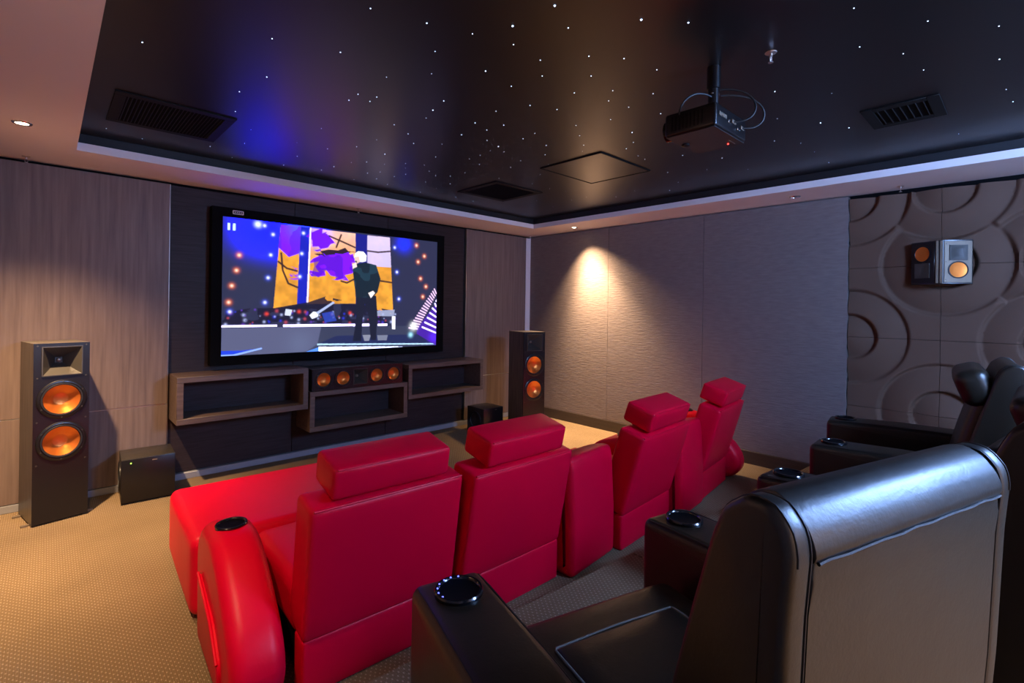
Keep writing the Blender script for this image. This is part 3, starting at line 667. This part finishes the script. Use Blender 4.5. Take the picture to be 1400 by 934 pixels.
def horn(par, x0, x1, z0, z1, y, depth=.075, tube_r=.016):
    bm = B(); cx, cz = (x0 + x1) / 2, (z0 + z1) / 2; a, b = (x1 - x0) / 2, (z1 - z0) / 2; rings = []
    for f, d in ((1.0, .001), (1.0, -.008), (.94, -.008), (.90, -.002), (.62, depth * .45), (.34, depth), (.18, depth + .02)):
        rings.append([bm.verts.new((cx + sx * a * f, y + d, cz + sz * b * f)) for sx, sz in ((-1, -1), (1, -1), (1, 1), (-1, 1))])
    for A, C in zip(rings[:-1], rings[1:]):
        for k in range(4): bm.faces.new((A[k], A[(k + 1) % 4], C[(k + 1) % 4], C[k]))
    bm.faces.new(rings[-1]); h = obj('horn', bm, M['horn'], par)
    bm = B(); lathe(bm, [(0, .012), (tube_r * .6, .010), (tube_r, 0)], 14, Matrix.Translation((cx, y + depth + .018, cz)) @ front_mat()); obj('tweeter', bm, M['silver'], h)
def tower(x, y, rz, label):
    t = empty('tower_speaker', (x, y, 0)); t.rotation_euler = (0, 0, rz); tag(t, label, 'loudspeaker', 'tower loudspeakers')
    w, d, h = .1475, .18, 1.235
    bm = B()                                   # open-fronted cabinet
    for a in ((-w, -w + .018, -d + .012, d, .012, h), (w - .018, w, -d + .012, d, .012, h), (-w + .018, w - .018, d - .018, d, .012, h), (-w + .018, w - .018, -d + .012, d - .018, h - .018, h), (-w + .018, w - .018, -d + .012, d - .018, .012, .03)): box(bm, *a)
    obj('cabinet', bm, M['ash_light'], t)
    bm = B(); y0 = -d
    plate_sq(bm, -w, w, .995, h, -.108, .108, 1.010, 1.213, y0)
    plate_hole(bm, -w, w, .700, .995, 0, .845, .100, y0); plate_hole(bm, -w, w, .400, .700, 0, .555, .100, y0)
    vs = [bm.verts.new(p) for p in ((-w, y0, .012), (w, y0, .012), (w, y0, .400), (-w, y0, .400))]; bm.faces.new(vs)
    for a, b in (((-w, .012), (-w, h)), ((w, .012), (w, h)), ((-w, h), (w, h)), ((-w, .012), (w, .012))):
        q = [bm.verts.new((a[0], y0, a[1])), bm.verts.new((b[0], y0, b[1])), bm.verts.new((b[0], y0 + .012, b[1])), bm.verts.new((a[0], y0 + .012, a[1]))]; bm.faces.new(q)
    bf = obj('baffle', bm, M['black_satin'], t)
    me = None
    for sx in (-1, 1):
        for z in (1.218, 1.0, .70, .41):
            if me is None:
                bm = B(); lathe(bm, [(.006, -.001), (.005, .003), (0, .003)], 10, front_mat()); s = obj('grille_socket', bm, M['horn'], bf, (sx * .128, y0, z)); me = s.data
            else: obj('grille_socket', me, None, bf, (sx * .128, y0, z))
    horn(t, -.108, .108, 1.010, 1.213, y0); woofer(t, 0, y0, .845, .134); woofer(t, 0, y0, .555, .134)
    me = None
    for sx, sy in ((-1, -1), (1, -1), (-1, 1), (1, 1)):
        if me is None:
            bm = B(); prism(bm, [(-.012, 0), (.012, 0), (.012, .012), (-.012, .012)], -.03, .03, .002, 1); s = obj('foot', bm, M['silver'], t); me = s.data
        else: s = obj('foot', me, None, t)
        s.location = (sx * (w + .012), sy * (d - .06), 0)
tower(-5.0655, -.223, .20, 'black tower loudspeaker with two copper cones beside the brown wood panel')
tower(-.86, -.795, -.25, 'black tower loudspeaker with two copper cones in the corner by the textured wall')

t = empty('center_speaker', (-2.778, -.145, .690)); tag(t, 'wide black centre loudspeaker with four copper cones on the low shelf', 'loudspeaker')
w, d, h = .488, .165, .212; bm = B()
for a in ((-w, w, -d + .012, d, h - .016, h), (-w, w, -d + .012, d, .004, .02), (-w, -w + .016, -d + .012, d, .02, h - .016), (w - .016, w, -d + .012, d, .02, h - .016), (-w + .016, w - .016, d - .016, d, .02, h - .016)): box(bm, *a)
obj('cabinet', bm, M['ash'], t)
bm = B(); cells = [(-w, -.285, -.378), (-.285, -.085, -.182), (.085, .285, .182), (.285, w, .378)]
for x0, x1, cx in cells: plate_hole(bm, x0, x1, .004, h, cx, .108, .066, -d)
plate_sq(bm, -.085, .085, .004, h, -.078, .078, .030, .186, -d)
obj('baffle', bm, M['black_satin'], t)
bm = B()
for a in ((-w, w, -d + .0005, -d + .012, h - .006, h), (-w, w, -d + .0005, -d + .012, .004, .010)): box(bm, *a)
obj('baffle_edge', bm, M['black_satin'], t)
for x0, x1, cx in cells: woofer(t, cx, -d, .108, .089)
horn(t, -.078, .078, .030, .186, -d, .06)

def subwoofer(x, y, rz, s, label, led=True):
    t = empty('subwoofer', (x, y, 0)); t.rotation_euler = (0, 0, rz); tag(t, label, 'subwoofer', 'cube subwoofers')
    w, d, h = .168 * s, .170 * s, .338 * s
    bm = B(); box(bm, -w, w, -d + .012, d, .012, h, .004, 2); obj('cabinet', bm, M['ash'], t)
    bm = B(); box(bm, -w, w, -d, -d + .0115, .014, h - .002, .003, 2); obj('front_panel', bm, M['black_satin'], t)
    if led: bm = B(); lathe(bm, [(.0045, -.001), (.004, .002), (0, .002)], 12, Matrix.Translation((-w + .058, -d, h - .030)) @ front_mat()); obj('power_light', bm, M['led_green'], t)
    bm = B(); box(bm, .02, .052, -d - .002, -d + .001, h - .030, h - .022, .001, 1); obj('badge', bm, M['silver'], t)
    woofer(t, -w, .0, .17 * s, .12 * s, Matrix.Rotation(math.radians(-90), 4, 'Y'))
    me = None
    for sx in (-1, 1):
        for sy in (-1, 1):
            if me is None: bm = B(); lathe(bm, [(0, 0), (.016, 0), (.018, .012), (0, .012)], 14); q = obj('foot', bm, M['black_rubber'], t); me = q.data
            else: q = obj('foot', me, None, t)
            q.location = (sx * (w - .03), sy * (d - .03), 0)
subwoofer(-4.522, -.200, -.05, 1.0, 'black cube subwoofer with a green light in front of the brown panel joint')
subwoofer(-1.190, -.420, 0, .92, 'black cube subwoofer between the box shelf and the corner tower', False)

# wedge-shaped surround speaker on the wave tiles
t = empty('surround_speaker', (-.016, -4.530, 1.752)); tag(t, 'wedge shaped surround loudspeaker mounted on the wave tiles', 'loudspeaker')
plan = [(.0, .180), (-.045, .180), (-.150, .022), (-.150, -.022), (-.045, -.180), (.0, -.180)]; H = .332
bm = B()
a = [bm.verts.new((x, y, 0)) for x, y in plan]; b = [bm.verts.new((x, y, H)) for x, y in plan]
bm.faces.new(a); bm.faces.new(b[::-1])
for k in range(6): bm.faces.new((a[k], b[k], b[(k + 1) % 6], a[(k + 1) % 6]))
obj('cabinet', bm, M['black_satin'], t)
bm = B(); box(bm, -.158, -.151, -.020, -.004, .004, H - .004, .002, 1); obj('trim_strip', bm, M['silver'], t)
bm = B(); box(bm, -.158, -.151, .004, .020, .004, H - .004, .002, 1); obj('trim_strip', bm, M['silver'], t)
def face(p, q, up_first, m):
    """dress the slanted face between plan points p and q"""
    p, q = Vector((*p, 0)), Vector((*q, 0)); ex = (q - p).normalized(); n = Vector((ex.y, -ex.x, 0))
    if n.x > 0: n = -n
    L = (q - p).length; mid = (p + q) / 2
    ez = Vector((0, 0, 1)); ex = ez.cross(n); R3 = Matrix((ex, ez, n)).transposed().to_4x4()   # local x along face, y up, z outwards
    Fm = Matrix.Translation(mid) @ R3
    def rect(x0, x1, y0, y1, z0, z1, nm, mm, par, bev=.002):
        bm = B(); box(bm, x0, x1, y0, y1, z0, z1, bev, 1); bmesh.ops.transform(bm, matrix=Fm, verts=bm.verts); return obj(nm, bm, mm, par)
    fp = rect(-L / 2 + .006, L / 2 - .004, .008, H - .008, .0005, .006, 'face_plate', m, t)
    wz, hz = (.105, .235) if not up_first else (.235, .105)
    R = .066; Mx = Fm @ Matrix.Translation((0, wz, .006))
    bm = B(); lathe(bm, [(R, -.001), (R, .006), (R * .88, .006), (R * .84, .001)], 32, Mx); wf = obj('woofer', bm, M['black_satin'], t)
    bm = B(); lathe(bm, [(R * .90, .004), (R * .60, .0015), (R * .3, .0010), (0, .0008)], 32, Mx); obj('cone', bm, M['copper'], wf, ang=25)
    bm = B(); a = .058; rings = []
    for f, dd in ((1.0, .006), (1.0, .013), (.88, .013), (.42, .0068)): rings.append([bm.verts.new(Fm @ Vector((sx * a * f, hz + sy * a * f, dd))) for sx, sy in ((-1, -1), (1, -1), (1, 1), (-1, 1))])
    for A, Cc in zip(rings[:-1], rings[1:]):
        for k in range(4): bm.faces.new((A[k], A[(k + 1) % 4], Cc[(k + 1) % 4], Cc[k]))
    bm.faces.new(rings[-1]); obj('horn', bm, M['horn'], t)
    if m is M['silver']:
        me = None
        for zz in (.03, H / 2, H - .03):
            P = Fm @ Vector((-L / 2 + .016, zz, .006))
            if me is None: bm = B(); lathe(bm, [(.004, -.001), (.003, .002), (0, .002)], 8, R3); s = obj('screw', bm, M['black_satin'], fp, P); me = s.data
            else: obj('screw', me, None, fp, P)
face(plan[1], plan[2], True, M['black_satin']); face(plan[3], plan[4], False, M['silver'])  # matching plates: black colour stands for the shaded side, silver for the lit side

# ================================================================== projector
t = empty('projector', (-2.842, -3.945, 2.335)); tag(t, 'black projector hanging from the star ceiling on a pole', 'projector')
bm = B(); box(bm, -.165, .165, -.122, .122, 0, .105, .012, 3); obj('body', bm, M['black_satin'], t)
bm = B(); box(bm, -.160, .160, -.117, .117, -.004, .0, .002, 1); pl = obj('bottom_plate', bm, mat('projector_underside', (.05, .045, .045), .5), t)
bm = B(); lathe(bm, [(.05, -.002), (.05, .03), (.042, .032), (.038, .012), (0, .010)], 28, Matrix.Translation((-.08, .122, .052)) @ Matrix.Rotation(math.radians(-90), 4, 'X')); obj('lens', bm, M['black_gloss'], t)
me = None
for k in range(9):
    if me is None: bm = B(); box(bm, -.168, -.1655, -.003, .003, .02, .085); s = obj('vent_fin', bm, M['vent'], t); me = s.data
    else: s = obj('vent_fin', me, None, t)
    s.location = (0, -.06 + k * .018, 0)
for k, (x, z, w_, m_) in enumerate(((-.12, .06, .016, M['silver']), (-.08, .06, .02, M['silver']), (-.03, .05, .012, M['chrome']), (.02, .06, .022, M['silver']), (.07, .04, .014, M['chrome']), (.115, .055, .018, M['silver']))):
    bm = B(); box(bm, x - w_, x + w_, -.127, -.1215, z - .009, z + .009, .002, 1); obj('connector', bm, m_, t)
bm = B(); lathe(bm, [(.004, .001), (.003, -.003), (0, -.003)], 10, Matrix.Translation((.11, -.06, -.004))); obj('status_light', bm, M['led_red'], pl)
bm = B(); box(bm, .06, .13, -.085, -.081, -.005, -.0042); obj('key_row', bm, M['silver'], pl)
bm = B(); lathe(bm, [(.018, 0), (.020, -.008), (.012, -.012), (0, -.012)], 14, Matrix.Translation((-.02, .09, -.004))); obj('foot', bm, M['black_rubber'], pl)
bm = B(); lathe(bm, [(.0, .12), (.024, .12), (.024, .23), (.030, .232), (.030, .334), (0, .334)], 20, Matrix.Translation((0, -.035, 0))); pole = obj('mount_pole', bm, M['black_satin'], t)
for a in range(2):
    bm = B(); lathe(bm, [(.005, -.001), (.004, .004), (0, .004)], 8, Matrix.Translation((-.024 if a else .010, -.035 - (.006 if a else .023), .205)) @ (Matrix.Rotation(math.radians(-90), 4, 'Y') if a else front_mat())); obj('bolt', bm, M['chrome'], pole)
bm = B(); box(bm, -.07, .07, -.095, .025, .112, .122, .003, 1)
for sx in (-1, 1): tube(bm, [(sx * .06, -.035 + sx * .04, .105), (sx * .05, -.035, .13), (0, -.035, .14)], .007, 8)
obj('mount_bracket', bm, M['black_satin'], t)
def arc(P): return [tuple(Vector(P[0]) * (1 - s) ** 3 + Vector(P[1]) * 3 * s * (1 - s) ** 2 + Vector(P[2]) * 3 * s * s * (1 - s) + Vector(P[3]) * s ** 3) for s in [k / 14 for k in range(15)]]
for P in ([(.02, -.127, .06), (.10, -.24, .05), (.10, -.22, .23), (0, -.06, .22)], [(.115, -.127, .055), (.22, -.22, .04), (.20, -.25, .22), (.02, -.06, .20)], [(-.165, .05, .09), (-.20, .02, .16), (-.12, -.02, .20), (-.02, -.035, .19)]):
    bm = B(); tube(bm, arc(P), .0045, 8); obj('cable', bm, M['black_rubber'], t)

# ================================================================== red chairs
def cup_holder(par, x, y, z, R=.055, leds=False, depth=.07):
    """rim and well of a drink holder let into an arm"""
    bm = B(); lathe(bm, [(R + .008, -.010), (R + .009, .005), (R + .006, .009), (R + .001, .009), (R - .002, .006), (R - .004, .0005)], 36, Matrix.Translation((x, y, z))); rim = obj('cup_holder', bm, M['black_gloss'], par)
    bm = B(); lathe(bm, [(R - .002, .0035), (R - .006, .0022), (0, .0020)], 30, Matrix.Translation((x, y, z))); obj('cup_well', bm, M['well'], rim)
    if leds:
        me = None
        for k in range(7):
            a = math.radians(70 + k * 22)
            P = (x + R * math.cos(a), y + R * math.sin(a), z + .008)
            if me is None: bm = B(); lathe(bm, [(.0026, 0), (.002, .0016), (0, .002)], 8); s = obj('rim_light', bm, M['led_blue'], rim, P); me = s.data
            else: obj('rim_light', me, None, rim, P)
    return rim
def lean(al, piv):
    return Matrix.Translation(piv) @ Matrix.Rotation(al, 4, 'X')      # positive angle leans the top back (towards -y)
def red_chair(x, y, rz, al, label, W=.69, foot=False, zt=0.0):
    t = empty('red_recliner', (x, y, 0)); t.rotation_euler = (0, 0, rz); tag(t, label, 'chair', 'red leather cinema chairs')
    Mx = lean(al, (0, 0, .215)); w = W / 2
    bm = B(); cushion(bm, (0, .090, .270 + zt / 2), (w, .090, .272 + zt / 2), .024, (.0, .010, .004), 8, 3, Mx); obj('backrest', bm, M['red'], t, ang=70)
    bm = B(); tube(bm, [Mx @ Vector((s * (w - .012), .006, .538 + zt)) for s in (-1, -.5, 0, .5, 1)], .0045, 6); obj('back_seam', bm, M['red'], t)
    Mh = lean(al + .04, (0, 0, .215)); zz = .555 + zt
    bm = B(); cushion(bm, (0, .136, zz + .066), (.265, .100, .066), .020, (.004, .004, .006), 6, 3, Mh); hr = obj('headrest', bm, M['red'], t, ang=70)
    bm = B(); tube(bm, [Mh @ Vector((s * .250, .040, zz + .127)) for s in (-1, -.3, .3, 1)], .0035, 6); obj('headrest_seam', bm, M['red'], hr)
    bm = B(); cushion(bm, (0, .06, .112), (w - .004, .055, .111), .014, (0, .004, 0), 6, 3); obj('lower_panel', bm, M['red'], t, ang=70)
    bm = B(); cushion(bm, (0, .46, .275), (w - .012, .33, .105), .045, (0, 0, .018), 8, 3); obj('seat', bm, M['red'], t, ang=70)
    bm = B(); box(bm, -w + .03, w - .03, .115, .76, .02, .185, .006, 2); obj('base', bm, M['black_satin'], t)
    if foot: 
        bm = B(); cushion(bm, (-.140, 1.235, .205), (.462, .43, .190), .050, (.006, .004, .010), 10, 4, None); obj('footrest', bm, M['red'], t, ang=70)
        bm = B(); box(bm, -w + .05, w - .05, .85, 1.5, 0.0, .03, .004, 1); obj('foot_frame', bm, M['black_satin'], t)
    else:
        bm = B(); cushion(bm, (0, .815, .19), (w - .012, .035, .17), .025, (0, .006, 0), 6, 3); obj('footrest', bm, M['red'], t, ang=70)
        bm = B()
        for s in (-1, 1): box(bm, s * (w - .06) - .02, s * (w - .06) + .02, .16, .70, 0, .02)
        obj('runner', bm, M['black_satin'], t)
    return t
ARM = [(.74, .0), (.76, .40), (.71, .530), (.62, .585), (.42, .590), (.30, .535), (.16, .430), (.05, .330), (-.01, .235), (-.025, .130), (.02, .045), (.10, .0)]
ARMS = smooth_poly([(y, z * .935) for y, z in ARM], .055, 4)
def red_arm(par, x0, x1, cup, pocket=None, prof=ARMS, name='armrest'):
    bm = B(); round_prism(bm, prof, x0, x1, .060, 6); a = obj(name, bm, M['red'], par, ang=60)
    cup_holder(a, (x0 + x1) / 2, cup[0], cup[1])
    if pocket:
        xs = x0 if pocket < 0 else x1; q = pocket
        bm = B(); prism(bm, smooth_poly([(.16, .06), (.60, .06), (.62, .33), (.30, .26), (.16, .16)], .03, 3), min(xs + q * .012, xs - q * .004), max(xs + q * .012, xs - q * .004), .004, 2); obj('side_pocket', bm, M['red'], a, ang=60)
        bm = B(); tube(bm, [(xs + q * .012, .60, .335), (xs + q * .014, .45, .305), (xs + q * .014, .30, .262), (xs + q * .012, .17, .165)], .006, 8); obj('pocket_piping', bm, M['red'], a)
    return a
c1 = red_chair(-4.045, -3.130, -.050, .150, 'red leather recliner with its footrest out and a drink holder arm', .69, True)
red_arm(c1, -.590, -.395, (.505, .550), -1)
c2 = red_chair(-3.338, -3.190, -.014, .185, 'red leather chair beside the one with its footrest out')
c3 = red_chair(-2.146, -3.250, .055, .275, 'red leather chair standing between the two red wedge consoles', .67)
c4 = red_chair(-.990, -3.190, .117, .270, 'red leather chair at the row end by the textured wall', .66)
red_arm(c4, .370, .560, (.425, .550), 1, [(y - .08, z) for y, z in ARMS])
CON = smooth_poly([(.78, .0), (.80, .36), (.72, .43), (.40, .530), (.14, .655), (.02, .680), (.0, .62), (-.02, .30), (-.02, .0)], .05, 4)
def console(x, y, rz, label, wr, wf):
    t = empty('wedge_console', (x, y, 0)); t.rotation_euler = (0, 0, rz); tag(t, label, 'console', 'red wedge consoles')
    bm = B(); round_prism(bm, CON, -.5, .5, .07, 5)
    for v in bm.verts:
        f = max(0, min(1, v.co.y / .8)); v.co.x *= (wr * (1 - f) + wf * f)
    obj('body', bm, M['red'], t, ang=60)
    cup_holder(t, 0, .56, .478)
console(-2.735, -3.235, .09, 'red leather wedge console beside the chair pair', .47, .37)
console(-1.545, -3.255, .09, 'red leather wedge console beside the row end chair', .44, .34)

# ================================================================== black chairs on the riser
FRONT = [(-.500, .40), (-.597, .721), (-.639, .879), (-.678, 1.008), (-.703, 1.052)]
def back_outline(g=0.0, zt=0.0):
    """side outline of the tall back, shrunk by g"""
    P = [(-.470 - g, .28 + g), (-.510 - g, .40), (-.597 - g, .721), (-.639 - g, .879), (-.674 - g, 1.000 - g * .4), (-.695 - g * .6, 1.048 - g), (-.732, 1.076 - g), (-.770 + g * .3, 1.074 - g), (-.795 + g, 1.046 - g * .6), (-.801 + g, 1.015), (-.794 + g, .93), (-.785 + g, .70), (-.765 + g, .40), (-.735 + g, .06 + g)]
    return smooth_poly(P, .012, 2)
def black_chair(x, y, rz, label, roll=False, xo=.02, W=.62, arms=()):
    t = empty('black_recliner', (x, y, RISER_Z)); t.rotation_euler = (0, 0, rz); tag(t, label, 'chair', 'black leather cinema chairs')
    x0, x1 = xo - W / 2, xo + W / 2; e = .048
    for a, b in ((x0, x0 + e), (x1 - e, x1)):
        bm = B(); round_prism(bm, back_outline(), a, b, .014, 4); s = obj('back_side', bm, M['black_leather'], t, ang=60)
        xs = a + .014 if a == x0 else b - .014
        bm = B(); tube(bm, [(xs, p[0], p[1]) for p in back_outline(.0004) if p[1] > .95], .0022, 6); obj('side_piping', bm, M['seam'], s)
        xs2 = b - .004 if a == x0 else a + .004
        bm = B(); tube(bm, [(xs2, p[0], p[1]) for p in back_outline(.002)[3:-3]], .0018, 6); obj('inner_piping', bm, M['seam'], s)
    # back panel below the shoulder seam, head roll above it
    xa, xb = x0 + e + .001, x1 - e - .001
    P = back_outline(.008); zc = 1.000
    low = [(-.670, zc)] + [(-.798, zc)] + [(-.7975, .97), (-.793, .93), (-.784, .70), (-.764, .40), (-.734, .07), (-.50, .30), (-.52, .40), (-.605, .721), (-.647, .879)]
    bm = B(); prism(bm, low, xa, xb, .006, 2); obj('back_panel', bm, M['black_leather'], t, ang=60)
    top = [(-.655, .955), (-.670, 1.000), (-.690, 1.046), (-.715, 1.070), (-.745, 1.078), (-.775, 1.064), (-.796, 1.036), (-.804, 1.008), (-.796, .996), (-.76, .992)]
    bm = B(); prism(bm, smooth_poly(top, .01, 2), xa, xb, .010, 3); tr = obj('top_roll', bm, M['black_leather'], t, ang=60)
    bm = B(); n = 24; tube(bm, [(xa + .006 + (xb - xa - .012) * k / n, -.8015 + .0006 * math.sin(k * 1.9), 1.000 + .0009 * math.sin(k * 1.3)) for k in range(n + 1)], .0028, 6); obj('shoulder_piping', bm, M['seam'], tr)
    bm = B(); cushion(bm, (xo, -.520, .70), (W / 2 - .055, .055, .30), .045, (0, .016, 0), 8, 3, Matrix.Translation((0, -.03, 0)) @ Matrix.Translation((0, -.52, .45)) @ Matrix.Rotation(.25, 4, 'X') @ Matrix.Translation((0, .52, -.45))); obj('back_cushion', bm, M['black_leather'], t, ang=70)
    if roll:
        bm = B(); cushion(bm, (0, 0, 0), (W / 2 - .02, .070, .092), .048, (.006, .006, .006), 8, 5, Matrix.Translation((xo, -.605, .945)) @ Matrix.Rotation(-.35, 4, 'X')); hc = obj('head_cushion', bm, M['black_leather'], t, ang=70)
        bm = B(); tube(bm, [Matrix.Translation((xo, -.605, .945)) @ Matrix.Rotation(-.35, 4, 'X') @ Vector((s * (W / 2 - .08), -.062, .07)) for s in (-1, -.3, .3, 1)], .004, 6); obj('cushion_piping', bm, M['seam'], hc)
    # seat with a framed centre field
    bm = B(); cushion(bm, (0, -.28, .335), (.312, .30, .115), .040, (0, .006, .012), 10, 4); st = obj('seat', bm, M['black_leather'], t, ang=70)
    bm = B(); cushion(bm, (0, -.36, .449), (.200, .235, .012), .010, (0, 0, .006), 8, 2); obj('seat_field', bm, M['black_leather'], st, ang=70)
    bm = B(); tube(bm, [(-.203, -.58, .457), (-.205, -.30, .4585), (-.203, -.130, .4555), (-.196, -.122, .455), (0, -.119, .4575), (.196, -.122, .455), (.203, -.130, .4555), (.205, -.30, .4585), (.203, -.58, .457)], .0038, 8); obj('seat_piping', bm, M['thread'], st)
    bm = B(); box(bm, -.29, .29, -.72, -.06, .0, .22, .006, 2); obj('base', bm, M['black_satin'], t)
    for (cx, cy, da, led, w) in arms:
        Mi = (Matrix.Translation((x, y, 0)) @ Matrix.Rotation(rz, 4, 'Z')).inverted(); c = Mi @ Vector((cx, cy, 0))
        ar = bpy.data.objects.new('armrest', None)
        prof = smooth_poly([(.098, .0), (.100, .590), (-.30, .604), (-.66, .600), (-.72, .52), (-.72, .0)], [0, .035, .02, .04, .03, 0], 5)
        bm = B(); round_prism(bm, prof, -w, w, .030, 5); a = obj('armrest', bm, M['black_leather'], t, (c.x, c.y, 0), (0, 0, da - rz), ang=60)
        bpy.data.objects.remove(ar)
        for s in (-1, 1):
            bm = B(); tube(bm, [(s * (w - .014), .090, .550), (s * (w - .014), .072, .584), (s * (w - .014), 0, .5895), (s * (w - .014), -.3, .5965), (s * (w - .014), -.64, .5940)], .0035, 6); obj('arm_piping', bm, M['seam'], a)
        cup_holder(a, 0, 0, .5975, .054, led)
    return t
black_chair(-3.935, -4.13, -.28, 'black leather recliner at the row end with a blue-lit drink holder in its arm', False, .035, .655, arms=((-4.339, -4.018, -.28, True, .100), (-3.494, -4.196, -.21, False, .105)))
black_chair(-3.05, -4.34, -.14, 'black leather recliner without head cushion next to the blue-lit drink holder chair', arms=((-2.689, -4.278, -.08, False, .105),))
black_chair(-2.26, -4.45, -.02, 'black leather recliner with a head cushion in the middle of the riser row', True, arms=((-1.909, -4.267, .05, False, .105),))
black_chair(-1.46, -4.20, .10, 'black leather recliner with a head cushion in front of the wave tiles', True, arms=((-1.130, -4.150, .14, False, .105),))
